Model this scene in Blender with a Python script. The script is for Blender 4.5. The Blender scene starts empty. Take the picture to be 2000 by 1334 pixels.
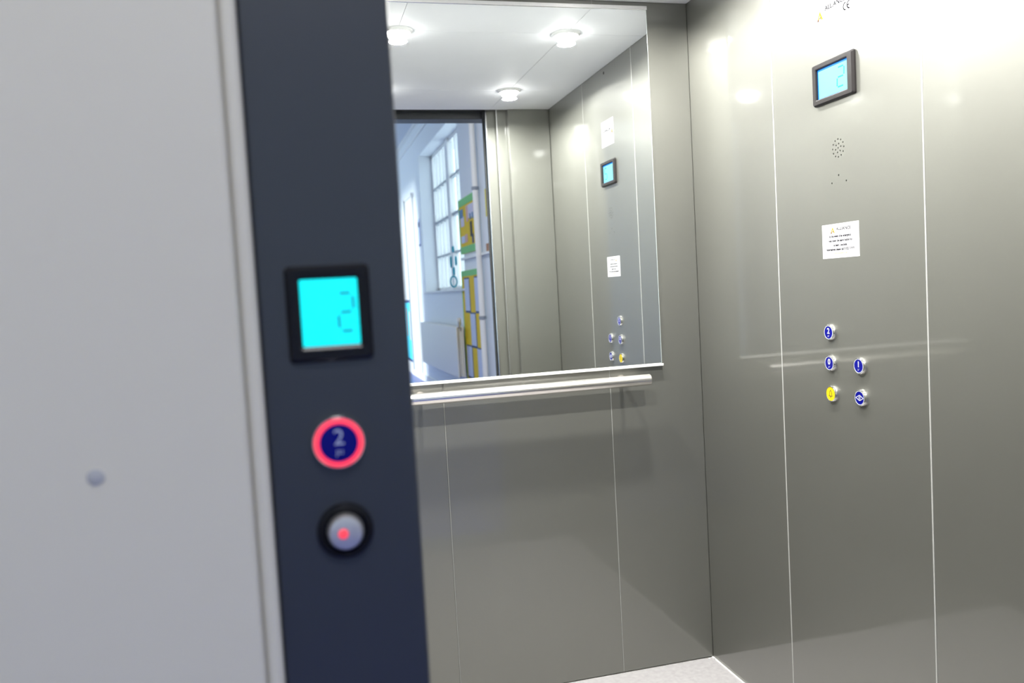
import bpy, bmesh, math, random
from mathutils import Matrix, Vector

random.seed(4)
S = bpy.context.scene
C = S.collection
PI = math.pi

# ------------------------------------------------------------------ camera
HC = 1.2331
yaw, pit, rol = math.radians(14.4139), math.radians(3.4617), math.radians(3.1722)
F = Vector((math.sin(yaw) * math.cos(pit), math.cos(yaw) * math.cos(pit), -math.sin(pit)))
R0 = Vector((math.cos(yaw), -math.sin(yaw), 0))
U0 = R0.cross(F)
Rr = R0 * math.cos(rol) - U0 * math.sin(rol)
Ur = R0 * math.sin(rol) + U0 * math.cos(rol)
cam = bpy.data.cameras.new('camera')
cam.sensor_width = 36.0
cam.lens = 1621.85 / 2000 * 36.0
cam.clip_start = 0.02
cam.dof.use_dof = True
cam.dof.focus_distance = 2.15
cam.dof.aperture_fstop = 4.2
camo = bpy.data.objects.new('camera', cam)
camo.matrix_world = Matrix(((Rr.x, Ur.x, -F.x, 0), (Rr.y, Ur.y, -F.y, 0), (Rr.z, Ur.z, -F.z, HC), (0, 0, 0, 1)))
C.objects.link(camo)
S.camera = camo

# ------------------------------------------------------------------ world, sun, exposure
S.view_settings.view_transform = 'Standard'
S.view_settings.look = 'None'
S.view_settings.gamma = 1.0
S.view_settings.use_curve_mapping = False
S.view_settings.exposure = 0.0
W = bpy.data.worlds.new('sky')
S.world = W
W.use_nodes = True
bg = W.node_tree.nodes['Background']
bg.inputs[0].default_value = (0.78, 0.90, 1.0, 1)
bg.inputs[1].default_value = 3.4
sun = bpy.data.lights.new('sun', 'SUN')
sun.energy = 9.0
sun.angle = math.radians(10)
sun.color = (1.0, 0.98, 0.95)
suno = bpy.data.objects.new('sun_offscreen', sun)
suno.rotation_euler = Vector((0.95, -0.05, -0.20)).to_track_quat('-Z', 'Y').to_euler()
C.objects.link(suno)
LENS_E = 55.0      # glow of each cabin downlight lens
LAMP_W = 24.0      # each cabin downlight
CORR_W = 60.0      # ceiling lamp over the landing

# ------------------------------------------------------------------ main dimensions (m)
D = 2.4244         # cabin back wall
XR = 1.2455        # cabin right wall
XL = 0.0905        # cabin left wall
YF = 0.952         # inner face of the cabin front
H = 2.10           # cabin ceiling
LY = 0.70          # face of the landing frame
XW = 1.75          # corridor side wall
HZ = 3.571         # corridor ceiling


# ------------------------------------------------------------------ materials
def mat(name, col, rough=0.5, metal=0.0, spec=0.5, coat=0.0, noise=0.0, nscale=40.0, bump=0.0, bscale=200.0,
        stretch=None, emit=None, estr=0.0):
    m = bpy.data.materials.new(name)
    m.use_nodes = True
    nt = m.node_tree
    b = nt.nodes['Principled BSDF']
    b.inputs['Base Color'].default_value = (*col, 1)
    b.inputs['Roughness'].default_value = rough
    b.inputs['Metallic'].default_value = metal
    b.inputs['Specular IOR Level'].default_value = spec
    b.inputs['Coat Weight'].default_value = coat
    if emit:
        b.inputs['Emission Color'].default_value = (*emit, 1)
        b.inputs['Emission Strength'].default_value = estr
    if noise or bump:
        tc = nt.nodes.new('ShaderNodeTexCoord')
        mp = nt.nodes.new('ShaderNodeMapping')
        nt.links.new(tc.outputs['Object'], mp.inputs['Vector'])
        if stretch:
            mp.inputs['Scale'].default_value = stretch
    if noise:
        n = nt.nodes.new('ShaderNodeTexNoise')
        n.inputs['Scale'].default_value = nscale
        n.inputs['Detail'].default_value = 4
        nt.links.new(mp.outputs[0], n.inputs['Vector'])
        r = nt.nodes.new('ShaderNodeMapRange')
        r.inputs['From Min'].default_value = 0.3
        r.inputs['From Max'].default_value = 0.7
        r.inputs['To Min'].default_value = 1 - noise
        r.inputs['To Max'].default_value = 1 + noise
        nt.links.new(n.outputs['Fac'], r.inputs['Value'])
        v = nt.nodes.new('ShaderNodeVectorMath')
        v.operation = 'SCALE'
        v.inputs[0].default_value = col
        nt.links.new(r.outputs[0], v.inputs['Scale'])
        nt.links.new(v.outputs[0], b.inputs['Base Color'])
    if bump:
        n2 = nt.nodes.new('ShaderNodeTexNoise')
        n2.inputs['Scale'].default_value = bscale
        n2.inputs['Detail'].default_value = 3
        nt.links.new(mp.outputs[0], n2.inputs['Vector'])
        bp = nt.nodes.new('ShaderNodeBump')
        bp.inputs['Strength'].default_value = bump
        bp.inputs['Distance'].default_value = 0.001
        nt.links.new(n2.outputs['Fac'], bp.inputs['Height'])
        nt.links.new(bp.outputs[0], b.inputs['Normal'])
    return m


def brick_mat(name, col):
    m = mat(name, col, 0.35)
    nt = m.node_tree
    tc = nt.nodes.new('ShaderNodeTexCoord')
    mp = nt.nodes.new('ShaderNodeMapping')
    mp.inputs['Rotation'].default_value = (PI / 2, 0, PI / 2)
    br = nt.nodes.new('ShaderNodeTexBrick')
    br.inputs['Scale'].default_value = 1.0
    br.inputs['Brick Width'].default_value = 0.225
    br.inputs['Row Height'].default_value = 0.088
    br.inputs['Mortar Size'].default_value = 0.005
    br.inputs['Color1'].default_value = (1, 1, 1, 1)
    br.inputs['Color2'].default_value = (0.9, 0.9, 0.9, 1)
    br.inputs['Mortar'].default_value = (0, 0, 0, 1)
    nt.links.new(tc.outputs['Object'], mp.inputs['Vector'])
    nt.links.new(mp.outputs[0], br.inputs['Vector'])
    bp = nt.nodes.new('ShaderNodeBump')
    bp.inputs['Strength'].default_value = 0.6
    bp.inputs['Distance'].default_value = 0.004
    nt.links.new(br.outputs['Color'], bp.inputs['Height'])
    nt.links.new(bp.outputs[0], nt.nodes['Principled BSDF'].inputs['Normal'])
    return m


M = {}
M['panel'] = mat('metallic_grey_laminate', (0.156, 0.157, 0.138), 0.42, metal=0.62, spec=0.5, coat=1.0, noise=0.012, nscale=6)
M['panel'].node_tree.nodes['Principled BSDF'].inputs['Coat Roughness'].default_value = 0.06
M['gap'] = mat('panel_backing_board', (0.16, 0.16, 0.14), 0.7)
M['strip'] = mat('joint_strip_aluminium', (0.72, 0.72, 0.70), 0.28, 1.0)
M['seal'] = mat('pale_joint_strip', (0.33, 0.33, 0.31), 0.25)
M['ceil'] = mat('ceiling_white', (0.80, 0.81, 0.83), 0.65, noise=0.01, nscale=8)
M['cfloor'] = mat('speckled_vinyl', (0.30, 0.29, 0.29), 0.5, noise=0.10, nscale=60, bump=0.1)
M['mirror'] = mat('mirror_silver', (0.90, 0.925, 0.915), 0.004, 1.0)
M['mirror_edge'] = mat('mirror_polished_edge', (0.75, 0.82, 0.78), 0.15, 0.6)
M['alu'] = mat('anodised_aluminium', (0.80, 0.79, 0.77), 0.25, 1.0)
M['ledge'] = mat('satin_aluminium_ledge', (0.80, 0.79, 0.76), 0.4, 0.25)
M['steel'] = mat('brushed_stainless', (0.78, 0.75, 0.71), 0.24, 1.0, noise=0.05, nscale=60, stretch=(0.3, 12, 12))
M['chrome'] = mat('chrome', (0.82, 0.81, 0.79), 0.10, 1.0)
M['bezel'] = mat('black_gloss_bezel', (0.016, 0.014, 0.014), 0.30, spec=0.3)
M['black'] = mat('black_plastic', (0.006, 0.006, 0.008), 0.25, spec=0.2)
M['blackmat'] = mat('black_matt_steel', (0.025, 0.027, 0.028), 0.6, spec=0.4)
M['hole'] = mat('hole_black', (0.008, 0.008, 0.008), 0.9)
M['blue'] = mat('button_blue', (0.002, 0.003, 0.15), 0.25, spec=0.2)
M['white'] = mat('print_white', (0.42, 0.43, 0.46), 0.4)
M['yellow'] = mat('button_yellow', (0.50, 0.38, 0.006), 0.25)
M['olive'] = mat('bell_outline', (0.08, 0.05, 0.005), 0.5)
M['label'] = mat('label_paper', (0.52, 0.52, 0.53), 0.7, spec=0.2)
M['ink'] = mat('print_black', (0.015, 0.015, 0.018), 0.8, spec=0.05)
M['inkgrey'] = mat('print_grey', (0.10, 0.10, 0.10), 0.8, spec=0.05)
M['gold'] = mat('print_gold', (0.38, 0.17, 0.008), 0.8, spec=0.1)
M['brown'] = mat('print_brown', (0.06, 0.02, 0.006), 0.8, spec=0.1)
M['lcd_in'] = mat('lcd_cabin', (0.0, 0.06, 0.07), 0.5, spec=0.15, emit=(0.44, 0.93, 1.0), estr=0.95)
M['lcd_edge'] = mat('lcd_blue_edge', (0.0, 0.1, 0.4), 0.3, emit=(0.0, 0.24, 0.95), estr=0.9)
M['seg_in'] = mat('lcd_segment_cabin', (0.0, 0.05, 0.05), 0.5, spec=0.15, emit=(0.0, 0.62, 0.62), estr=0.9)
M['lcd_out'] = mat('lcd_landing', (0.0, 0.2, 0.2), 0.3, emit=(0.0, 0.93, 1.0), estr=1.05)
M['seg_out'] = mat('lcd_segment_landing', (0.0, 0.1, 0.15), 0.4, emit=(0.0, 0.30, 0.42), estr=0.9)
M['redring'] = mat('red_halo', (0.4, 0.02, 0.04), 0.3, emit=(1.0, 0.045, 0.09), estr=1.05)
M['redled'] = mat('red_led', (0.4, 0.02, 0.04), 0.3, emit=(1.0, 0.06, 0.08), estr=1.0)
M['dim_white'] = mat('numeral_silver', (0.35, 0.38, 0.55), 0.4)
M['frame'] = mat('landing_frame_grey', (0.020, 0.023, 0.029), 0.38, spec=0.65, bump=0.02, bscale=300)
M['lwall'] = mat('landing_wall_paint', (0.56, 0.53, 0.455), 0.55, noise=0.01, nscale=3)
M['cap'] = mat('screw_cap_grey', (0.36, 0.36, 0.37), 0.5)
M['lens'] = mat('lamp_lens', (0.9, 0.9, 0.9), 0.3, emit=(1.0, 0.985, 0.96), estr=LENS_E)
M['shaft'] = mat('light_stop_dark', (0.05, 0.05, 0.05), 0.8)  # dark colour of the added linings that block stray light
M['cwall'] = mat('corridor_wall_paint', (0.74, 0.77, 0.81), 0.5, noise=0.01, nscale=2)
M['cbrick'] = brick_mat('painted_glazed_brick', (0.74, 0.77, 0.81))
M['cceil'] = mat('corridor_ceiling', (0.62, 0.66, 0.72), 0.8)
M['bfloor'] = mat('blue_vinyl', (0.075, 0.10, 0.36), 0.35, noise=0.05, nscale=30)
M['gloss_white'] = mat('gloss_white_wood', (0.80, 0.80, 0.79), 0.3)
M['winframe'] = mat('white_window_frame', (0.74, 0.74, 0.74), 0.35)
M['bar'] = mat('grey_glazing_bar', (0.30, 0.33, 0.37), 0.4)
M['rad'] = mat('radiator_enamel', (0.86, 0.84, 0.78), 0.35)
M['green'] = mat('border_green', (0.20, 0.58, 0.20), 0.7)
M['ochre'] = mat('board_yellow', (0.80, 0.55, 0.008), 0.75, noise=0.03, nscale=8)
M['sheet'] = mat('sheet_lavender', (0.58, 0.64, 0.82), 0.7)
M['sheet2'] = mat('sheet_pale', (0.66, 0.62, 0.74), 0.7)
M['pink'] = mat('sheet_pink', (0.70, 0.42, 0.36), 0.7)
M['navy'] = mat('sheet_navy', (0.03, 0.06, 0.16), 0.7)
M['steelblue'] = mat('sheet_blue', (0.10, 0.24, 0.40), 0.7)
M['orange'] = mat('sheet_orange', (0.75, 0.30, 0.01), 0.7)
M['pipe'] = mat('pipe_gloss_paint', (0.90, 0.88, 0.84), 0.35)
M['knob'] = mat('satin_knob_metal', (0.60, 0.57, 0.55), 0.38, 0.85)
M['teal'] = mat('paper_teal', (0.0, 0.30, 0.42), 0.6)
M['cyan'] = mat('board_cyan', (0.06, 0.62, 0.85), 0.6)
M['umber'] = mat('picture_brown', (0.35, 0.15, 0.06), 0.6)
M['khaki'] = mat('sheet_yellow', (0.70, 0.60, 0.10), 0.7)
M['diffuser'] = mat('ceiling_panel_diffuser', (0.8, 0.8, 0.8), 0.4, emit=(0.80, 0.90, 1.0), estr=3.0)

gm = bpy.data.materials.new('window_glass')
gm.use_nodes = True
gt = gm.node_tree
gt.nodes.clear()
go = gt.nodes.new('ShaderNodeOutputMaterial')
mx = gt.nodes.new('ShaderNodeMixShader')
tr = gt.nodes.new('ShaderNodeBsdfTransparent')
tr.inputs[0].default_value = (0.92, 0.96, 0.97, 1)
gl = gt.nodes.new('ShaderNodeBsdfGlossy')
gl.inputs['Roughness'].default_value = 0.03
mx.inputs[0].default_value = 0.08
gt.links.new(tr.outputs[0], mx.inputs[1])
gt.links.new(gl.outputs[0], mx.inputs[2])
gt.links.new(mx.outputs[0], go.inputs[0])
M['glass'] = gm


# ------------------------------------------------------------------ mesh helpers
def add_box(bm, x0, x1, y0, y1, z0, z1, bev=0.0, seg=2):
    vs = [bm.verts.new((x, y, z)) for x in (x0, x1) for y in (y0, y1) for z in (z0, z1)]
    q = [(0, 1, 3, 2), (4, 6, 7, 5), (0, 4, 5, 1), (2, 3, 7, 6), (0, 2, 6, 4), (1, 5, 7, 3)]
    fs = [bm.faces.new([vs[i] for i in f]) for f in q]
    if bev > 0:
        es = list({e for f in fs for e in f.edges})
        bmesh.ops.bevel(bm, geom=es, offset=bev, segments=seg, profile=0.5, affect='EDGES')
    return bm


def BX(*a, **k):
    return add_box(bmesh.new(), *a, **k)


def add_lathe(bm, prof, n=40, axis='z', at=(0, 0, 0), closed=False):
    """prof: list of (radius, height along axis)"""
    rings = []
    for r, h in prof:
        ring = []
        if r < 1e-7:
            p = {'z': (0, 0, h), 'x': (h, 0, 0), 'y': (0, h, 0)}[axis]
            rings.append([bm.verts.new(Vector(p) + Vector(at))])
            continue
        for i in range(n):
            a = 2 * PI * i / n
            c, s = r * math.cos(a), r * math.sin(a)
            p = {'z': (c, s, h), 'x': (h, c, s), 'y': (s, h, c)}[axis]
            ring.append(bm.verts.new(Vector(p) + Vector(at)))
        rings.append(ring)
    pairs = list(zip(rings, rings[1:]))
    if closed:
        pairs.append((rings[-1], rings[0]))
    for a, b in pairs:
        if len(a) == 1 and len(b) == 1:
            continue
        for i in range(n):
            j = (i + 1) % n
            if len(a) == 1:
                bm.faces.new((a[0], b[i], b[j]))
            elif len(b) == 1:
                bm.faces.new((a[i], b[0], a[j]))
            else:
                bm.faces.new((a[i], b[i], b[j], a[j]))
    return bm


def add_poly(bm, pts, z0, z1):
    """extruded polygon, pts in local x,y"""
    lo = [bm.verts.new((x, y, z0)) for x, y in pts]
    hi = [bm.verts.new((x, y, z1)) for x, y in pts]
    bm.faces.new(hi)
    bm.faces.new(lo[::-1])
    n = len(pts)
    for i in range(n):
        j = (i + 1) % n
        bm.faces.new((lo[i], lo[j], hi[j], hi[i]))
    return bm


def add_line(bm, pts, w, z0, z1, closed=False):
    """polyline as a chain of little bars"""
    seq = list(zip(pts, pts[1:])) + ([(pts[-1], pts[0])] if closed else [])
    for a, b in seq:
        a, b = Vector(a), Vector(b)
        d = (b - a).normalized()
        n = Vector((-d.y, d.x)) * w / 2
        e = d * w * 0.35
        add_poly(bm, [tuple(a - e - n), tuple(b + e - n), tuple(b + e + n), tuple(a - e + n)], z0, z1)
    return bm


def add_text(bm, s, size, x, y, z0, z1, align='CENTER', sx=1.0, bold=0.0):
    cu = bpy.data.curves.new('tmp_text', 'FONT')
    cu.body = s
    cu.size = size
    cu.align_x = align
    cu.align_y = 'CENTER'
    cu.resolution_u = 4
    cu.extrude = (z1 - z0) / 2
    cu.offset = bold
    o = bpy.data.objects.new('tmp_text', cu)
    C.objects.link(o)
    dg = bpy.context.evaluated_depsgraph_get()
    me = bpy.data.meshes.new_from_object(o.evaluated_get(dg))
    bpy.data.objects.remove(o)
    bpy.data.curves.remove(cu)
    me.transform(Matrix.Translation((x, y, (z0 + z1) / 2)) @ Matrix.Diagonal((sx, 1, 1, 1)))
    bm.from_mesh(me)
    bpy.data.meshes.remove(me)
    return bm


def obj(name, bm, m, parent=None, smooth=False, label=None):
    bmesh.ops.recalc_face_normals(bm, faces=bm.faces)
    me = bpy.data.meshes.new(name)
    bm.to_mesh(me)
    bm.free()
    me.materials.append(M[m] if isinstance(m, str) else m)
    if smooth:
        for p in me.polygons:
            p.use_smooth = True
        me.set_sharp_from_angle(angle=math.radians(35))
    o = bpy.data.objects.new(name, me)
    C.objects.link(o)
    if parent is not None:
        o.parent = parent
    if label:
        o['label'] = label
    return o


def struct(name, bm, m, label=None):
    o = obj(name, bm, m)
    o['kind'] = 'structure'
    if label:
        o['label'] = label
        o['category'] = 'setting'
    return o


def tag(o, label, cat, group=None):
    o['label'] = label
    o['category'] = cat
    if group:
        o['group'] = group
    return o


def thing(name, label, cat, mw=None, group=None):
    o = bpy.data.objects.new(name, None)
    o.empty_display_size = 0.05
    C.objects.link(o)
    if mw is not None:
        o.matrix_world = mw
    return tag(o, label, cat, group)


def on_right(y, z, x=XR):          # local x -> -Y, local y -> +Z, local z -> -X (into the cabin)
    return Matrix(((0, 0, -1, x), (-1, 0, 0, y), (0, 1, 0, z), (0, 0, 0, 1)))


def on_front(x, z, y=LY):          # faces the landing: local x -> +X, y -> +Z, z -> -Y
    return Matrix(((1, 0, 0, x), (0, 0, -1, y), (0, 1, 0, z), (0, 0, 0, 1)))


# ------------------------------------------------------------------ cabin shell
struct('floor', BX(XL - .03, XR + .03, YF - .02, D + .03, -.05, 0), 'cfloor', 'pale grey speckled vinyl lift floor')

T = .018                           # panel thickness
G = .0022                          # half of the joint


def tag_struct(o, label):
    o['kind'] = 'structure'
    o['label'] = label
    return o


wb = tag_struct(obj('wall_back', BX(XL - .05, XR + .05, D + T, D + T + .03, 0, H + .05), 'gap'), 'grey laminate back wall of the lift cabin with mirror')
xs = [XL, .404, .9319, XR - .0002]
for i in range(3):
    a = xs[i] + (G * .55 if i else 0)
    b = xs[i + 1] - (G * .55 if i < 2 else 0)
    obj('wall_panel', BX(a, b, D, D + T + .001, .0025, H, bev=.0008, seg=1), 'panel', wb)
for x in xs[1:3]:
    obj('joint_strip', BX(x - .0004, x + .0012, D + .0015, D + T + .001, .003, H), 'seal', wb)

ys = [YF - .03, 1.4284, 1.9621, D - .0002]


def side_wall(name, x, s, label):
    """s=+1: wall body lies towards +X"""
    x0, x1 = sorted((x + s * T, x + s * (T + .03)))
    w = tag_struct(obj(name, BX(x0, x1, YF - .03, D + .02, 0, H + .05), 'gap'), label)
    for i in range(3):
        a = ys[i] + (G if i else 0)
        b = ys[i + 1] - (G if i < 2 else 0)
        p0, p1 = sorted((x, x + s * (T + .001)))
        obj('wall_panel', BX(p0, p1, a, b, .0025, H, bev=.0008, seg=1), 'panel', w)
    for y in ys[1:3]:
        p0, p1 = sorted((x - s * .0005, x + s * (T + .001)))
        obj('joint_strip', BX(p0, p1, y - .0019, y + .0019, .003, H, bev=.0004), 'seal', w)
    return w


wr = side_wall('wall_right', XR, 1, 'grey laminate side wall of the lift cabin with floor buttons')
wl = side_wall('wall_left', XL, -1, 'grey laminate side wall of the lift cabin hidden by the door frame')

wf = tag_struct(obj('wall_front', BX(1.040, XR - .001, YF - .03, YF, 0, H, bev=.002), 'panel'), 'grey return panel beside the cabin doors')

# ceiling of nine panels
ce = tag_struct(obj('ceiling', BX(XL - .05, XR + .05, YF - .03, D + .05, H + .012, H + .04), 'gap'), 'white panelled lift ceiling with four downlights')
cx = [XL, .380, .9555, XR]
cy = [YF - .012, 1.310, 2.090, D]
for i in range(3):
    for j in range(3):
        g = .0007
        obj('ceiling_panel', BX(cx[i] + g, cx[i + 1] - g, cy[j] + g, cy[j + 1] - g, H, H + .013), 'ceil', ce)

# thin light bead where the floor meets the walls
tr1 = obj('trim_1', BX(XR - .006, XR - .0005, YF, D - .001, 0, .0025), 'ledge')
tr1['kind'] = 'structure'
tr2 = obj('trim_2', BX(XL, XR - .006, D - .003, D - .0003, 0, .0016), 'strip')
tr2['kind'] = 'structure'

# unseen linings added behind the landing wall to stop sky light leaking in
sh = struct('wall_light_stop', BX(1.62, 1.70, .80, YF - .03, -.05, 2.60), 'shaft', 'dark lining added beside the lift doors to keep sky light out')
bm = bmesh.new()
add_box(bm, -.40, -.32, .80, YF - .03, -.05, 2.60)
obj('lining', bm, 'shaft', sh)
bm = bmesh.new()
add_box(bm, -.40, 1.70, .80, D, 2.55, 2.62)
obj('lining', bm, 'shaft', sh)
bm = bmesh.new()
add_box(bm, XR + .048, 1.62, YF - .031, YF + .02, -.05, 2.60)
obj('lining', bm, 'shaft', sh)
bm = bmesh.new()
add_box(bm, -.32, XL - .048, YF - .031, YF + .02, -.05, 2.60)
obj('lining', bm, 'shaft', sh)
bm = bmesh.new()
add_box(bm, -.32, 1.62, YF - .031, YF - .011, H + .041, 2.60)
obj('lining', bm, 'shaft', sh)

# ------------------------------------------------------------------ doors, sill, header
dp = [('lift_door_panel', .990, 1.52, .899, .915, 'panel', 'grey cabin door panel standing open nearest the return panel'),
      ('lift_door_panel', .945, 1.47, .868, .884, 'panel', 'grey cabin door panel standing open beside the doorway'),
      ('landing_door_panel', .940, 1.45, .828, .846, 'frame', 'dark grey landing door panel standing open behind the landing jamb'),
      ('landing_door_panel', .950, 1.50, .802, .818, 'frame', 'dark grey landing door panel slid fully behind the landing jamb')]
for n, x0, x1, y0, y1, m, lab in dp:
    t = thing(n, lab, 'lift door', Matrix.Translation((x0, y0, 0)))
    obj('door_leaf', BX(.006, x1 - x0, 0, y1 - y0, .006, H + .015, bev=.0015), m, t)
    obj('leading_edge', BX(0, .006, .001, y1 - y0 - .001, .006, H + .015, bev=.0012), 'blackmat' if m == 'frame' else 'alu', t)
t = thing('door_sill', 'grooved aluminium sill on the floor between landing and cabin', 'door sill', Matrix.Translation((.09, .70, 0)))
for k in range(5):
    obj('sill_rib', BX(0, 1.1, .012 + k * .044, .044 + k * .044, -.02, 0, bev=.001), 'alu', t)
obj('sill_base', BX(0, 1.1, .0, .23, -.05, -.019), 'blackmat', t)
t = thing('door_header', 'black steel door track header above the lift doorway', 'door header', Matrix.Translation((-.2, .80, H + .02)))
obj('track_beam', BX(0, 1.7, .0, .118, .005, .30), 'blackmat', t)
obj('track_rail', BX(0, 1.7, .03, .036, -.005, .006), 'blackmat', t)
obj('track_rail', BX(0, 1.7, .08, .086, -.005, .006), 'blackmat', t)

# ------------------------------------------------------------------ landing frame and landing wall
FX0, FX1 = -.0295, .0905
GX0, GX1 = .990, 1.110
t = thing('landing_door_frame', 'dark grey painted steel door frame of the lift landing', 'door frame', Matrix.Translation((0, LY, 0)))
obj('jamb', BX(FX0, FX1, 0, .10, 0, 2.085, bev=.0025), 'frame', t)
obj('jamb', BX(GX0, GX1, 0, .10, 0, 2.085, bev=.0025), 'frame', t)
obj('lintel', BX(FX0, GX1, 0, .10, 2.0855, 2.205, bev=.0025), 'frame', t)

WY = .684                          # face of the painted landing wall, a little proud of the frame
bm = bmesh.new()
prof = [(-.050, WY)]
r = .004
for k in range(7):
    a = PI / 2 * k / 6
    prof.append((-.0435 - r + r * math.sin(a), WY + r - r * math.cos(a)))
prof += [(-.0435, .690), (-.0435, .80), (-1.50, .80), (-1.50, WY)]
add_poly(bm, [(x, -y) for x, y in prof], 0, HZ)
for v in bm.verts:
    v.co = Vector((v.co.x, -v.co.y, v.co.z))
wla = struct('wall_landing', bm, 'lwall', 'pale grey painted landing wall beside the lift door frame')
for p in wla.data.polygons:
    p.use_smooth = True
wla.data.set_sharp_from_angle(angle=math.radians(40))
obj('wall_piece', BX(GX1 + .014, XW, WY, .80, 0, HZ), 'lwall', wla)
obj('wall_piece', BX(-.0435, GX1 + .014, WY, .80, 2.219, HZ), 'lwall', wla)


def bead(x0, x1, z0, z1, horizontal=False):
    """half round edging bead between wall and frame"""
    b = bmesh.new()
    n = 10
    w = x1 - x0 if not horizontal else z1 - z0
    pts = [(w / 2 - w / 2 * math.cos(PI * k / n), (.0045 * math.sin(PI * k / n))) for k in range(n + 1)]
    pts += [(w, -.006), (0, -.006)]
    lo, hi = [], []
    for u, d in pts:
        if not horizontal:
            lo.append(b.verts.new((x0 + u, .694 - d, z0)))
            hi.append(b.verts.new((x0 + u, .694 - d, z1)))
        else:
            lo.append(b.verts.new((x0, .694 - d, z0 + u)))
            hi.append(b.verts.new((x1, .694 - d, z0 + u)))
    b.faces.new(lo)
    b.faces.new(hi[::-1])
    for i in range(len(lo)):
        j = (i + 1) % len(lo)
        b.faces.new((lo[i], lo[j], hi[j], hi[i]))
    return b


t3 = obj('trim_3', bead(-.0433, FX0 - .0003, 0, 2.218), 'lwall', smooth=True)
tag_struct(t3, 'pale rounded edging bead between landing wall and door frame')
t4 = obj('trim_4', bead(GX1 + .0003, GX1 + .0133, 0, 2.218), 'lwall', smooth=True)
t4['kind'] = 'structure'
t5 = obj('trim_5', bead(-.0425, GX1 + .0133, 2.2055, 2.2185, True), 'lwall', smooth=True)
t5['kind'] = 'structure'

# ------------------------------------------------------------------ mirror
MX0, MX1, MZ0, MZ1 = .2295, 1.1065, .979, 2.0765
t = thing('wall_mirror', 'large frameless mirror on the cabin back wall above the handrail', 'mirror', Matrix.Translation((0, D, 0)))
obj('mirror_glass', BX(MX0 + .0006, MX1 - .0006, -.0052, -.0004, MZ0, MZ1), 'mirror', t)
obj('polished_edge', BX(MX1 - .0006, MX1 + .0006, -.0056, -.0004, MZ0, MZ1), 'mirror_edge', t)
obj('polished_edge', BX(MX0 - .0006, MX0 + .0006, -.0056, -.0004, MZ0, MZ1), 'mirror_edge', t)
bm = bmesh.new()                    # J shaped aluminium ledge
add_box(bm, MX0 - .002, MX1 + .002, -.0150, .0004, MZ0 - .0062, MZ0 - .0002, bev=.0008)
add_box(bm, MX0 - .002, MX1 + .002, -.0150, -.0120, MZ0 - .0010, MZ0 + .0010)
obj('bottom_ledge', bm, 'ledge', t, label='aluminium ledge under the mirror')
obj('top_channel', BX(MX0 - .002, MX1 + .002, -.0075, .0004, MZ1 - .002, MZ1 + .010, bev=.0008), 'alu', t)

# ------------------------------------------------------------------ handrail
RY, RZ, RR = D - .060, .938, .0172
t = thing('handrail', 'round stainless steel handrail fixed below the mirror', 'handrail', Matrix.Translation((0, RY, RZ)))
X0r, X1r = .296, 1.040
bm = add_lathe(bmesh.new(), [(RR - .0012, X0r), (RR, X0r + .0012), (RR, X1r - .0012), (RR - .0012, X1r)], 48, 'x')
obj('rail_tube', bm, 'steel', t, smooth=True)
for x, s in ((X0r, -1), (X1r, 1)):
    bm = add_lathe(bmesh.new(), [(0, x + s * .0012), (RR - .002, x + s * .0010), (RR - .0012, x - s * .001), (0, x - s * .001)], 40, 'x')
    obj('end_cap', bm, 'steel', t, smooth=True)
for x in (.335, .968):
    bm = add_lathe(bmesh.new(), [(.0065, .008), (.0065, .0585)], 24, 'y', at=(x, 0, 0))
    b = obj('bracket', bm, 'steel', t, smooth=True)
    bm = add_lathe(bmesh.new(), [(0, .0575), (.0155, .0575), (.016, .0590), (.016, .0602), (0, .0602)], 32, 'y', at=(x, 0, 0))
    obj('wall_rose', bm, 'steel', b, smooth=True)

# ------------------------------------------------------------------ downlights
for x, y, where in ((.9555, 2.092, 'between mirror and buttons wall'),
                    (.9557, 1.309, 'between doorway and buttons wall'),
                    (.3804, 2.082, 'between mirror and blank side wall'),
                    (.3804, 1.309, 'between doorway and blank side wall')):
    t = thing('downlight', 'round recessed ceiling downlight ' + where, 'downlight', Matrix.Translation((x, y, H)), 'cabin ceiling downlights')
    bm = add_lathe(bmesh.new(), [(.0380, .004), (.0385, -.0085), (.0440, -.0095), (.0500, -.0040), (.0510, .004)], 48)
    obj('trim_ring', bm, 'gloss_white', t, smooth=True)
    bm = add_lathe(bmesh.new(), [(.0375, .003)] + [(.0375 * math.cos(a), -.006 - .028 * math.sin(a)) for a in [PI / 2 * k / 6 for k in range(7)]], 28)
    obj('lens', bm, 'lens', t, smooth=True)
    L = bpy.data.lights.new('downlight_lamp', 'AREA')
    L.shape = 'DISK'
    L.size = .060
    L.spread = math.radians(171)
    L.energy = LAMP_W
    L.color = (1.0, .985, .955)
    lo = bpy.data.objects.new('downlight_%s_%s_offscreen' % ('back' if y > 1.7 else 'front', 'right' if x > .6 else 'left'), L)
    C.objects.link(lo)
    lo.parent = t
    lo.location = (0, 0, -.0355)

# ------------------------------------------------------------------ cabin display
SEG = {'a': ((0, 1), (1, 1)), 'b': ((1, 1), (1, .5)), 'c': ((1, .5), (1, 0)), 'd': ((0, 0), (1, 0)), 'e': ((0, .5), (0, 0)),
       'f': ((0, 1), (0, .5)), 'g': ((0, .5), (1, .5))}


def seven(bm, keys, x, y, w, h, th, z0, z1, slant=0.0, short=.16):
    for k in keys:
        (ax, ay), (bx, by) = SEG[k]
        a = Vector((ax * w, ay * h))
        b = Vector((bx * w, by * h))
        d = (b - a)
        a, b = a + d * short, b - d * short
        pts = [(x + p.x + slant * p.y, y + p.y) for p in (a, b)]
        add_line(bm, pts, th, z0, z1)
    return bm


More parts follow.
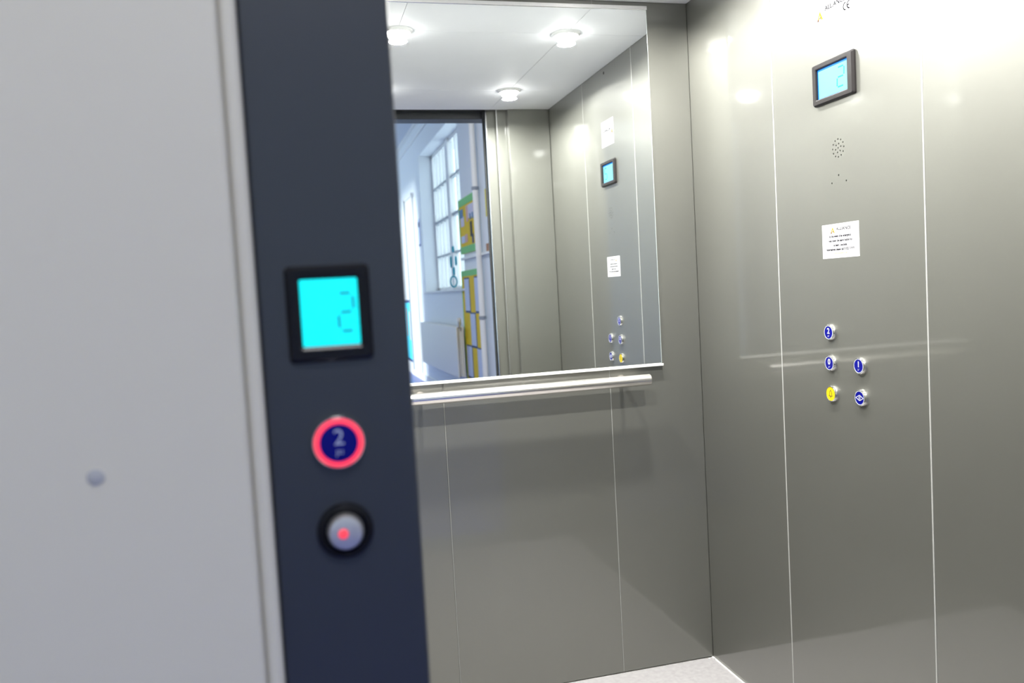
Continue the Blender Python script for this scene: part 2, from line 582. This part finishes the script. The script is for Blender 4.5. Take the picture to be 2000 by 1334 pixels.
def frame_ring(w, h, iw, ih, ox, oy, depth, inner, rad=.004):
    """rectangular bezel with a chamfered outside edge and a hole: rings of rounded rectangles"""
    def rr(w, h, r, cx, cy):
        p = []
        for sx, sy, a0 in ((1, 1, 0), (-1, 1, PI / 2), (-1, -1, PI), (1, -1, 1.5 * PI)):
            for k in range(5):
                a = a0 + PI / 2 * k / 4
                p.append((cx + sx * (w / 2 - r) + r * math.cos(a), cy + sy * (h / 2 - r) + r * math.sin(a)))
        return p
    b = bmesh.new()
    rings = []
    for (ww, hh, r, cx_, cy_, z) in ((w, h, rad, 0, 0, -.0005), (w, h, rad, 0, 0, depth * .45), (w - .006, h - .006, rad * .8, 0, 0, depth),
                                     (iw + .004, ih + .004, rad * .5, ox, oy, depth), (iw, ih, rad * .35, ox, oy, depth - .0012), (iw, ih, rad * .35, ox, oy, inner)):
        rings.append([b.verts.new((px, py, z)) for px, py in rr(ww, hh, r, cx_, cy_)])
    n = len(rings[0])
    for A, B in zip(rings, rings[1:]):
        for i in range(n):
            j = (i + 1) % n
            b.faces.new((A[i], A[j], B[j], B[i]))
    b.faces.new(rings[-1])
    return b


t = thing('cabin_display', 'black framed display glowing pale cyan with a 2 on the grey cabin side wall', 'display', on_right(1.7025, 1.6822))
w, h, iw, ih = .150, .098, .1145, .0705
obj('bezel', frame_ring(w, h, iw, ih, -.002, 0, .010, .004), 'bezel', t)
obj('screen_edge', BX(-.002 - iw / 2 + .0008, -.002 + iw / 2 - .0008, -ih / 2 + .0008, ih / 2 - .0008, .0035, .0046), 'lcd_edge', t)
sc = obj('screen', BX(-.002 - iw / 2 + .004, -.002 + iw / 2 - .0018, -ih / 2 + .0018, ih / 2 - .005, .0040, .0050, bev=.0004, seg=1), 'lcd_in', t)
obj('digit', seven(bmesh.new(), 'abged', .014, -.022, .024, .044, .0034, .0050, .0053, slant=.06), 'seg_in', sc)

# ------------------------------------------------------------------ labels
Z0, Z1 = .0004, .0006


def logo(parent, x, y, s):
    b = bmesh.new()
    add_poly(b, [(x - .5 * s, y - .5 * s), (x, y + .55 * s), (x + .08 * s, y + .30 * s), (x - .26 * s, y - .5 * s)], Z0, Z1)
    add_poly(b, [(x, y + .55 * s), (x + .5 * s, y - .42 * s), (x + .22 * s, y - .42 * s), (x - .04 * s, y + .22 * s)], Z0, Z1 - .00005)
    o = obj('logo', b, 'gold', parent)
    b = bmesh.new()
    add_poly(b, [(x - .18 * s, y - .5 * s), (x + .04 * s, y - .02 * s), (x + .13 * s, y - .24 * s), (x - .02 * s, y - .32 * s)], Z0, Z1)
    add_poly(b, [(x - .5 * s, y - .5 * s), (x - .36 * s, y - .18 * s), (x - .2 * s, y - .38 * s), (x - .26 * s, y - .5 * s)], Z0, Z1 + .00005)
    obj('logo_shade', b, 'brown', o)


t = thing('emergency_notice', 'white printed emergency notice stuck on the cabin wall above the buttons', 'notice', on_right(1.7010, 1.3094))
obj('label_sheet', BX(-.0678, .0678, -.0402, .0402, -.0003, .0004), 'label', t)
logo(t, -.0275, .0255, .0155)
b = bmesh.new()
add_text(b, 'ALLIANCE', .0100, -.0135, .0275, Z0, Z1, 'LEFT', 1.18, .0002)
for s, y in (('In the event of an emergency', .0110), ('hold down the alarm button for', .0005), ('at least 5 seconds.', -.0100), ('Alternatively please call 01322 319191', -.0200)):
    add_text(b, s, .0079, 0, y, Z0, Z1, 'CENTER', .86, .0003)
obj('lettering', b, 'ink', t)
b = bmesh.new()
add_text(b, 'www.alliancelifts.co.uk', .0052, 0, -.0290, Z0, Z1)
obj('web_address', b, 'gold', t)
obj('logo_underline', BX(-.006, .022, .0196, .0203, Z0, Z1), 'gold', t)

t = thing('rating_plate', 'white maker plate with CE mark stuck above the cabin display', 'notice', on_right(1.7015, 1.8405))
obj('label_sheet', BX(-.0650, .0650, -.0510, .0510, -.0003, .0004, bev=.0002, seg=1), 'label', t)
logo(t, -.049, .0000, .022)
b = bmesh.new()
add_text(b, 'ALLIANCE', .0150, -.030, .0110, Z0, Z1, 'LEFT', 1.10, .0003)
obj('lettering', b, 'ink', t)
b = bmesh.new()
for cx0 in (.0450, .0585):
    add_line(b, [(cx0 + .0080 * math.cos(a), -.0070 + .0080 * math.sin(a)) for a in [PI * .5 + PI * k / 12 for k in range(13)]], .0026, Z0, Z1)
add_line(b, [(.0510, -.0070), (.0570, -.0070)], .0026, Z0, Z1)
obj('ce_mark', b, 'ink', t)
b = bmesh.new()
for y, x0, x1 in ((-.012, -.030, .020), (-.019, -.030, .012), (-.026, -.055, .028), (.031, -.04, .045)):
    x = x0
    while x < x1:
        wd = random.uniform(.004, .010)
        add_box(b, x, min(x + wd, x1), y - .0006, y + .0006, Z0, Z1)
        x += wd + .003
obj('small_print', b, 'inkgrey', t)['kind'] = 'stuff'

# ------------------------------------------------------------------ cabin buttons
def braille(b, x, y, s, dots, z0, z1):
    for i, j in dots:
        add_poly(b, [(x + i * s + .36 * s * math.cos(2 * PI * k / 8), y + j * s + .36 * s * math.sin(2 * PI * k / 8)) for k in range(8)], z0, z1)


def button(name, label, mw, kind, group, R=.0195):
    t = thing(name, label, 'button', mw, group)
    bm = add_lathe(bmesh.new(), [(R + .0008, -.0006), (R + .0008, .0022), (R, .0048), (R - .0005, .0066), (R - .0016, .0074), (R - .0026, .0072), (R - .0030, .0060)], 48)
    obj('housing', bm, 'chrome', t, smooth=True)
    face = 'yellow' if kind == 'bell' else 'blue'
    bm = add_lathe(bmesh.new(), [(R - .0029, .0040), (R - .0029, .0068), (0, .0069)], 48)
    f = obj('face', bm, face, t, smooth=True)
    z0, z1 = .0066, .0072
    if kind != 'bell':
        bm = add_lathe(bmesh.new(), [(R - .0031, .0067), (R - .0031, .0073), (R - .0043, .0073), (R - .0043, .0067)], 48)
        obj('white_ring', bm, 'white', t)
    bm = bmesh.new()
    if kind in '012':
        add_text(bm, kind, .0190, 0, .0030, z0, z1 + .0002, 'CENTER', 1.0, .00035)
        dots = {'2': ((-1.6, 1), (-1.6, 0), (-.6, 1), (-.6, 0), (-1.6, -1), (-.6, -1), (1.2, 1), (1.2, 0)),
                '0': ((-1.6, 0), (-.6, 1), (-.6, 0), (-1.6, -1), (-.6, -1), (1.2, .2), (2.0, 1)),
                '1': ((-1.6, 1), (-.6, 1), (-.6, 0), (-1.6, -1), (-.6, -1), (1.2, 1))}[kind]
        braille(bm, 0, -.0090, .0015, dots, z0, z1)
        obj('numeral', bm, 'white', f)
    elif kind == 'bell':
        p = [(-.0062, -.0050), (-.0046, -.0030), (-.0040, .0035), (-.0022, .0068), (0, .0078), (.0022, .0068), (.0040, .0035), (.0046, -.0030), (.0062, -.0050)]
        add_line(bm, p, .0011, z0, z1, True)
        add_line(bm, [(0, .0078), (0, .0098)], .0012, z0, z1)
        add_poly(bm, [(.0017 * math.cos(k * PI / 5), -.0072 + .0017 * math.sin(k * PI / 5)) for k in range(10)], z0, z1)
        obj('bell_symbol', bm, 'olive', f)
    else:
        add_line(bm, [(-.0128, 0), (-.0008, .0062), (.0008, .0062), (.0128, 0), (.0008, -.0062), (-.0008, -.0062)], .0015, z0, z1, True)
        for x in (-.0026, 0, .0026):
            add_line(bm, [(x, -.0050), (x, .0050)], .0008, z0, z1)
        obj('door_symbol', bm, 'white', f)
    return t


GB = 'floor buttons in the cabin'
button('lift_button', 'round blue cabin button marked 2 in a chrome ring, topmost of its column', on_right(1.7480, 1.0915), '2', GB)
button('lift_button', 'round blue cabin button marked 0 in a chrome ring above the yellow bell', on_right(1.7490, 1.0168), '0', GB)
button('lift_button', 'round blue cabin button marked 1 in a chrome ring above the door symbol', on_right(1.6405, 1.0180), '1', GB)
button('lift_button', 'round yellow alarm button with a bell symbol on the cabin wall', on_right(1.7470, .9422), 'bell', GB)
button('lift_button', 'round blue door opening button with white diamond symbol on the cabin wall', on_right(1.6402, .9440), 'door', GB)

# speaker and microphone holes really drilled through the middle panel, black discs at the bottom paint in their dark
HOLES = [(1.6987 - u, 1.5236 + v, .0020) for u, v in
         [(0, 0)] + [(.010 * math.cos(a), .010 * math.sin(a)) for a in [PI / 3 * k + .25 for k in range(6)]] +
         [(.0205 * math.cos(a), .0205 * math.sin(a)) for a in [PI / 6 * k for k in range(12)]]]
MICS = [(1.6999, 1.4612, .0021), (1.6727, 1.4449, .0021), (1.7256, 1.4457, .0021)]


def discs(holes, x0, x1, grow=0.0):
    b = bmesh.new()
    for y, z, r in holes:
        lo_ = [b.verts.new((x0, y + (r + grow) * math.cos(2 * PI * k / 10), z + (r + grow) * math.sin(2 * PI * k / 10))) for k in range(10)]
        hi_ = [b.verts.new((x1, v.co.y, v.co.z)) for v in lo_]
        b.faces.new(lo_)
        b.faces.new(hi_[::-1])
        for k in range(10):
            q = (k + 1) % 10
            b.faces.new((lo_[k], lo_[q], hi_[q], hi_[k]))
    return b


mid = [o for o in wr.children if o.name.startswith('wall_panel')][1]
cut = obj('hole_cutter', discs(HOLES + MICS, XR - .01, XR + .012), 'hole')
md = mid.modifiers.new('drill', 'BOOLEAN')
md.operation = 'DIFFERENCE'
md.solver = 'EXACT'
md.object = cut
bpy.context.view_layer.update()
me = bpy.data.meshes.new_from_object(mid.evaluated_get(bpy.context.evaluated_depsgraph_get()))
mid.modifiers.remove(md)
mid.data = me
bpy.data.objects.remove(cut)
obj('speaker_holes', discs(HOLES, XR + .0095, XR + .0119), 'hole', wr)['kind'] = 'stuff'
obj('microphone_holes', discs(MICS, XR + .0095, XR + .0119), 'hole', wr)['kind'] = 'stuff'
bm = bmesh.new()
add_lathe(bm, [(0, .0006), (.0052, .0006), (.0060, 0), (.0060, -.001)], 24)
o = obj('sensor_eye', bm, 'hole', wr)
o.matrix_world = on_right(1.690, 2.0776)

# ------------------------------------------------------------------ landing call station on the door frame
t = thing('landing_display', 'black glossy display glowing bright cyan on the dark landing door frame', 'display', on_front(.0262, 1.2232))
w, h = .0680, .0790
obj('bezel', frame_ring(w, h, .0478, .0560, .0005, .0010, .0050, .0034, rad=.0045), 'black', t)
sc = obj('screen', BX(-.0226, .0236, -.0263, .0283, .0030, .0040, bev=.0006, seg=1), 'lcd_out', t)
obj('digit', seven(bmesh.new(), 'abged', .0075, -.0150, .0125, .0310, .0026, .0040, .0042, slant=-.02, short=.22), 'seg_out', sc)

t = thing('call_button', 'round blue call button marked 2 inside a lit red ring on the door frame', 'button', on_front(.0265, 1.1163))
R = .0213
bm = add_lathe(bmesh.new(), [(R + .0010, -.0006), (R + .0010, .0020), (R + .0002, .0052), (R - .0006, .0060), (R - .0014, .0056)], 56)
obj('housing', bm, 'chrome', t, smooth=True)
bm = add_lathe(bmesh.new(), [(R - .0012, .0040), (R - .0014, .0062), (R - .0050, .0068), (R - .0056, .0060)], 56)
obj('light_ring', bm, 'redring', t, smooth=True, label='glowing red ring')
bm = add_lathe(bmesh.new(), [(R - .0056, .0040), (R - .0056, .0066), (0, .0068)], 56)
f = obj('face', bm, 'blue', t, smooth=True)
bm = bmesh.new()
add_text(bm, '2', .0185, .0002, .0042, .0066, .0071)
braille(bm, 0, -.0085, .0019, ((-1, 1), (-1, 0), (0, 1), (0, 0), (-1.2, -1), (1.2, 1), (1.2, 0)), .0066, .0071)
obj('numeral', bm, 'dim_white', f)

t = thing('key_switch', 'silver knob with red light in a black recessed ring on the door frame', 'key switch', on_front(.0272, 1.0415))
bm = add_lathe(bmesh.new(), [(.0232, -.0006), (.0232, .0030), (.0222, .0046), (.0200, .0050), (.0180, .0034), (.0172, .0010), (0, .0010)], 56)
obj('bezel', bm, 'black', t, smooth=True)
bm = add_lathe(bmesh.new(), [(.0150, .0008), (.0146, .0075), (.0132, .0094), (.0118, .0098), (0, .0100)], 48)
k = obj('knob', bm, 'knob', t, smooth=True)
bm = add_lathe(bmesh.new(), [(.0042, .0090), (.0040, .0106), (.0025, .0112), (0, .0113)], 24, at=(-.0022, -.0004, 0))
obj('indicator_light', bm, 'redled', k, smooth=True, label='glowing red indicator')

t = tag(obj('screw_cap', add_lathe(bmesh.new(), [(.0066, -.0005), (.0062, .0006), (.0050, .0011), (0, .0013)], 32), 'cap', smooth=True), 'small grey screw cap on the pale landing wall', 'screw cap')
t.matrix_world = on_front(-.1557, 1.1099, WY)

# crumbs on the floor by the corner
for x, y in ((XR - .020, D - .012), (XR - .006, D - .020)):
    b = bmesh.new()
    add_poly(b, [(.0035 * math.cos(a) * random.uniform(.7, 1.2), .0028 * math.sin(a) * random.uniform(.7, 1.2)) for a in [2 * PI * k / 7 for k in range(7)]], 0, .0025)
    o = tag(obj('plaster_crumb', b, 'label'), 'tiny white plaster crumb on the lift floor by the corner', 'crumb', 'crumbs on the lift floor')
    o.location = (x, y, .0025 if x > XR - .01 else 0)

# ------------------------------------------------------------------ corridor (seen in the mirror through the doorway)
YE = -12.5
struct('floor_corridor', BX(-1.5, XW + .4, YE, LY, -.05, 0), 'bfloor', 'blue vinyl corridor floor')
struct('ceiling_corridor', BX(-1.7, XW + .4, YE, .80, HZ, HZ + .1), 'cceil', 'white corridor ceiling')
struct('wall_corridor_end', BX(-1.7, XW + .4, YE - .1, YE, 0, HZ), 'cwall')
# side wall with the window recess
RY0, RY1, RZ0, RZ1 = -6.58, -3.80, 1.283, 3.14
wc = struct('wall_corridor', BX(XW, XW + .4, RY1, LY + .1, 1.283, HZ), 'cwall', 'white painted corridor wall with a tall window')
obj('wall_piece', BX(XW, XW + .4, YE, RY0, 1.283, HZ), 'cwall', wc)
obj('wall_piece', BX(XW, XW + .4, RY0, RY1, RZ1, HZ), 'cwall', wc)
obj('brick_dado', BX(XW, XW + .4, YE, LY + .1, 0, 1.283), 'cbrick', wc)
# far side wall with a tall glazed opening that lets the sun in
w2 = struct('wall_corridor_left', BX(-1.7, -1.5, -6.75, .80, 0, HZ), 'cwall', 'white corridor wall opposite the window')
obj('wall_piece', BX(-1.7, -1.5, YE, -10.4, 0, HZ), 'cwall', w2)
obj('wall_piece', BX(-1.7, -1.5, -10.4, -6.75, 3.45, HZ), 'cwall', w2)
obj('wall_piece', BX(-1.7, -1.5, -10.4, -6.75, 0, .25), 'cwall', w2)
bm = bmesh.new()
for y in (-10.4, -8.6, -6.83):
    add_box(bm, -1.64, -1.58, y, y + .08, .25, 3.45)
for z in (.25, 3.39):
    add_box(bm, -1.64, -1.58, -10.4, -6.75, z, z + .06)
win2 = struct('window_2', bm, 'winframe')
obj('pane', BX(-1.612, -1.608, -10.32, -8.6, .31, 3.39), 'glass', win2)
obj('pane', BX(-1.612, -1.608, -8.52, -6.83, .31, 3.39), 'glass', win2)

# window_1
WX = XW + .18
bm = bmesh.new()
add_box(bm, WX, WX + .06, RY0, RY0 + .05, RZ0, RZ1)
add_box(bm, WX, WX + .06, RY1 - .05, RY1, RZ0, RZ1)
add_box(bm, WX, WX + .06, RY0, RY1, RZ1 - .05, RZ1)
add_box(bm, WX, WX + .06, RY0, RY1, RZ0, RZ0 + .05)
win = struct('window_1', bm, 'winframe', 'tall white framed corridor window of many panes')
obj('mullion', BX(WX - .02, WX + .06, -5.44, -5.26, RZ0, RZ1, bev=.004), 'winframe', win)
zr = [RZ0 + .05, 1.750, 2.210, 2.665, RZ1 - .05]
cols = [(RY0 + .05, -5.44, 4), (-5.26, RY1 - .05, 4)]
for y0, y1, n in cols:
    for z in zr[1:-1]:
        th = .018 if abs(z - 2.21) < .01 else .011
        obj('glazing_bar', BX(WX - .004, WX + .05, y0, y1, z - th, z + th), 'bar', win)
    for k in range(1, n):
        y = y0 + (y1 - y0) * k / n
        obj('glazing_bar', BX(WX, WX + .05, y - .010, y + .010, zr[0], zr[-1]), 'winframe', win)
    pane = None
    for k in range(n):
        for q in range(4):
            if pane is None or q == 0:
                pane = None
            ya, yb = y0 + (y1 - y0) * k / n, y0 + (y1 - y0) * (k + 1) / n
            obj('pane', BX(WX + .022, WX + .026, ya, yb, zr[q], zr[q + 1]), 'glass', win)
sill = struct('trim_6', BX(XW - .035, WX + .02, RY0 - .05, RY1 + .02, RZ0 - .018, RZ0 + .006, bev=.003), 'gloss_white')
# cornice strips along the ceiling, dado rail, skirting
struct('trim_7', BX(XW - .05, XW, YE, LY - .04, HZ - .025, HZ), 'gloss_white')
struct('trim_8', BX(XW - .02, XW, YE, LY - .04, 3.395, 3.412), 'gloss_white')
d = struct('trim_9', BX(XW - .028, XW, RY1 - .06, LY - .04, 1.585, 1.610, bev=.003), 'gloss_white')
struct('baseboard_corridor', BX(XW - .02, XW, YE, LY - .04, 0, .10, bev=.003), 'gloss_white')


def plate(name, y0, y1, z0, z1, m, parent=None, off=0.0, th=.004):
    off += .0008
    return obj(name, BX(XW - off - th, XW - off, y0, y1, z0, z1), m, parent)


# upper display board
t = thing('display_board', 'yellow pin board with green border above the corridor dado rail', 'pin board')
plate('backing', -3.872, -2.962, 1.650, 2.214, 'ochre', t, 0, .012)
for (a, b_, c_, e_) in ((-3.872, -2.962, 2.140, 2.214), (-3.872, -2.962, 1.650, 1.722), (-3.872, -3.852, 1.722, 2.140), (-2.980, -2.962, 1.722, 2.140)):
    plate('border', a, b_, c_, e_, 'green', t, .012)
for y0, y1, z0, z1, m in ((-3.83, -3.66, 2.02, 2.11, 'steelblue'), (-3.80, -3.62, 1.93, 2.03, 'sheet2'), (-3.50, -3.40, 1.96, 2.12, 'pink'), (-3.40, -3.14, 1.99, 2.12, 'sheet2'),
                          (-3.34, -3.27, 1.97, 2.03, 'steelblue'), (-3.22, -3.15, 1.97, 2.03, 'steelblue'), (-3.14, -3.05, 2.00, 2.13, 'orange'), (-3.80, -3.62, 1.76, 1.83, 'sheet'),
                          (-3.60, -3.48, 1.76, 1.84, 'pink'), (-3.34, -3.24, 1.80, 1.95, 'inkgrey'), (-3.27, -3.20, 1.73, 1.82, 'navy'), (-3.10, -3.02, 1.74, 1.94, 'sheet2'), (-3.12, -3.09, 1.74, 1.96, 'navy')):
    plate('paper_cutout', y0, y1, z0, z1, m, t, .012 + random.uniform(.001, .003), .002)
# lower display board
t = thing('display_board', 'yellow pin board with pale sheets on navy paper beside the radiator', 'pin board')
plate('backing', -3.935, -2.985, .300, 1.474, 'ochre', t, 0, .012)
for (a, b_, c_, e_) in ((-3.935, -2.985, 1.415, 1.474), (-3.935, -3.915, .300, 1.415), (-3.005, -2.985, .300, 1.415)):
    plate('border', a, b_, c_, e_, 'green', t, .012)
for y0, y1, z0, z1 in ((-3.80, -3.57, 1.055, 1.385), (-3.295, -3.070, 1.055, 1.388), (-3.580, -3.345, .698, 1.025), (-3.86, -3.60, .360, .680), (-3.33, -3.08, .350, .675)):
    s_ = plate('mount', y0 - .010, y1 + .030, z0 - .022, z1 + .014, 'navy', t, .012, .001)
    plate('sheet', y0, y1, z0, z1, 'sheet', s_, .0135, .001)
# small sheets past the pipe
tag(plate('poster', -2.66, -2.58, 1.93, 2.18, 'khaki'), 'narrow yellow poster beyond the white pipe', 'poster')
tag(plate('picture', -2.72, -2.63, 1.594, 1.686, 'umber'), 'small brown picture standing above the dado rail', 'picture')
# white pipe
t = thing('heating_pipe', 'white painted vertical pipe on the corridor wall', 'pipe', Matrix.Translation((XW - .045, -2.87, 0)))
obj('pipe', add_lathe(bmesh.new(), [(.028, 0), (.028, HZ - .03)], 24), 'pipe', t, smooth=True)
for z in (.98, 2.2):
    cl = obj('pipe_clip', add_lathe(bmesh.new(), [(.028, z), (.035, z + .004), (.035, z + .030), (.028, z + .034)], 24), 'bar', t, smooth=True)
# radiator
ry0, ry1, rz0, rz1 = -6.45, -3.86, .335, .882
t = thing('radiator', 'cream panel radiator under the corridor window', 'radiator', Matrix.Translation((0, 0, 0)))
obj('front_panel', BX(1.628, 1.642, ry0, ry1, rz0, rz1, bev=.005), 'rad', t)
obj('rear_panel', BX(1.700, 1.714, ry0, ry1 - .02, rz0, rz1, bev=.005), 'rad', t)
n = 60
bm = bmesh.new()
for k in range(n):
    y = ry0 + .02 + (ry1 - ry0 - .05) * k / n
    add_box(bm, 1.642, 1.700, y, y + .026, rz1 - .012, rz1 - .004)
    add_box(bm, 1.642, 1.700, y, y + .004, rz0 + .01, rz1 - .012)
g_ = obj('convector_fins', bm, 'rad', t)
g_['kind'] = 'stuff'
v = obj('valve', add_lathe(bmesh.new(), [(.010, .0), (.014, .01), (.014, .03), (.020, .034), (.022, .060), (.018, .066)], 20, at=(1.670, ry1 - .03, rz1 - .01)), 'strip', t, smooth=True)
obj('valve_cap', add_lathe(bmesh.new(), [(.018, .064), (.024, .070), (.024, .100), (.018, .108), (0, .109)], 20, at=(1.670, ry1 - .03, rz1 - .01)), 'gloss_white', v, smooth=True)
for y in (ry0 + .3, ry1 - .3):
    obj('wall_bracket', BX(1.714, XW - .001, y - .02, y + .02, rz0 + .1, rz0 + .4), 'rad', t)
# teal paper chain by the window
t = thing('paper_chain', 'teal paper ring chain hanging beside the corridor window', 'paper chain', Matrix.Translation((XW - .02, -4.06, 1.32)))
for (x, z, rx, rz_, edge) in ((.000, .400, .016, .036, True), (-.030, .265, .013, .062, True), (.024, .275, .012, .050, True), (-.004, .165, .016, .045, True), (-.012, .052, .040, .066, False)):
    bm = bmesh.new()
    n = 20
    vs = []
    for k in range(n):
        a = 2 * PI * k / n
        row = []
        for dd, sc_ in ((-.016, 1), (.016, 1), (.016, .74), (-.016, .74)):
            u = rx * sc_ * math.cos(a) * (2.2 if edge else 1)
            row.append(bm.verts.new((x - .045 + dd * .45, u, z + rz_ * sc_ * math.sin(a)) if edge else (x - .045 + u, dd, z + rz_ * sc_ * math.sin(a))))
        vs.append(row)
    for k in range(n):
        A, B = vs[k], vs[(k + 1) % n]
        for i in range(4):
            j = (i + 1) % 4
            bm.faces.new((A[i], A[j], B[j], B[i]))
    obj('paper_ring', bm, 'teal', t, smooth=True)
# things further along the corridor wall
t = thing('notice_board', 'bright cyan board in a dark frame low on the far corridor wall', 'pin board')
plate('backing', -9.1, -8.17, .24, 1.14, 'cyan', t, 0, .02)
plate('frame_edge', -9.1, -8.15, 1.14, 1.185, 'navy', t, 0, .03)
plate('frame_edge', -9.1, -8.15, .20, .24, 'navy', t, 0, .03)
for y0, y1, z0, z1 in ((-8.45, -8.25, .55, 1.0), (-8.85, -8.62, .6, 1.05)):
    plate('sheet', y0, y1, z0, z1, 'white', t, .02, .002)
t = thing('wall_sign', 'pale sign with a dark emblem on the far corridor wall', 'sign')
plate('sign_plate', -6.93, -6.74, 1.93, 2.31, 'sheet', t, 0, .006)
plate('emblem', -6.90, -6.78, 2.20, 2.27, 'navy', t, .006, .001)
plate('sign_bar', -6.92, -6.76, 1.94, 1.96, 'navy', t, .006, .001)
t = thing('panel_door', 'white panelled door recess far along the corridor wall', 'door')
plate('door_leaf', -8.0, -7.25, .10, 2.68, 'gloss_white', t, 0, .03)
plate('architrave', -8.05, -7.98, .10, 2.72, 'bar', t, 0, .045)
plate('architrave', -8.05, -7.20, 2.68, 2.73, 'winframe', t, 0, .045)

# the lamp over the landing: it lights the landing wall and frame from above, behind the camera
for y in (-.9,):
    t = thing('ceiling_light', 'white light panel on the ceiling above the lift landing', 'ceiling light', Matrix.Translation((.1, y, HZ)))
    obj('frame', BX(-.32, .32, -.62, .62, -.05, 0, bev=.004), 'gloss_white', t)
    obj('diffuser', BX(-.29, .29, -.59, .59, -.054, -.045), 'diffuser', t)
    L = bpy.data.lights.new('ceiling_light_lamp', 'AREA')
    L.shape = 'RECTANGLE'
    L.size, L.size_y = .56, 1.16
    L.energy = CORR_W
    L.color = (1.0, .99, .975)
    lo = bpy.data.objects.new('ceiling_light_landing_offscreen', L)
    C.objects.link(lo)
    lo.parent = t
    lo.location = (0, 0, -.058)

bpy.context.view_layer.update()
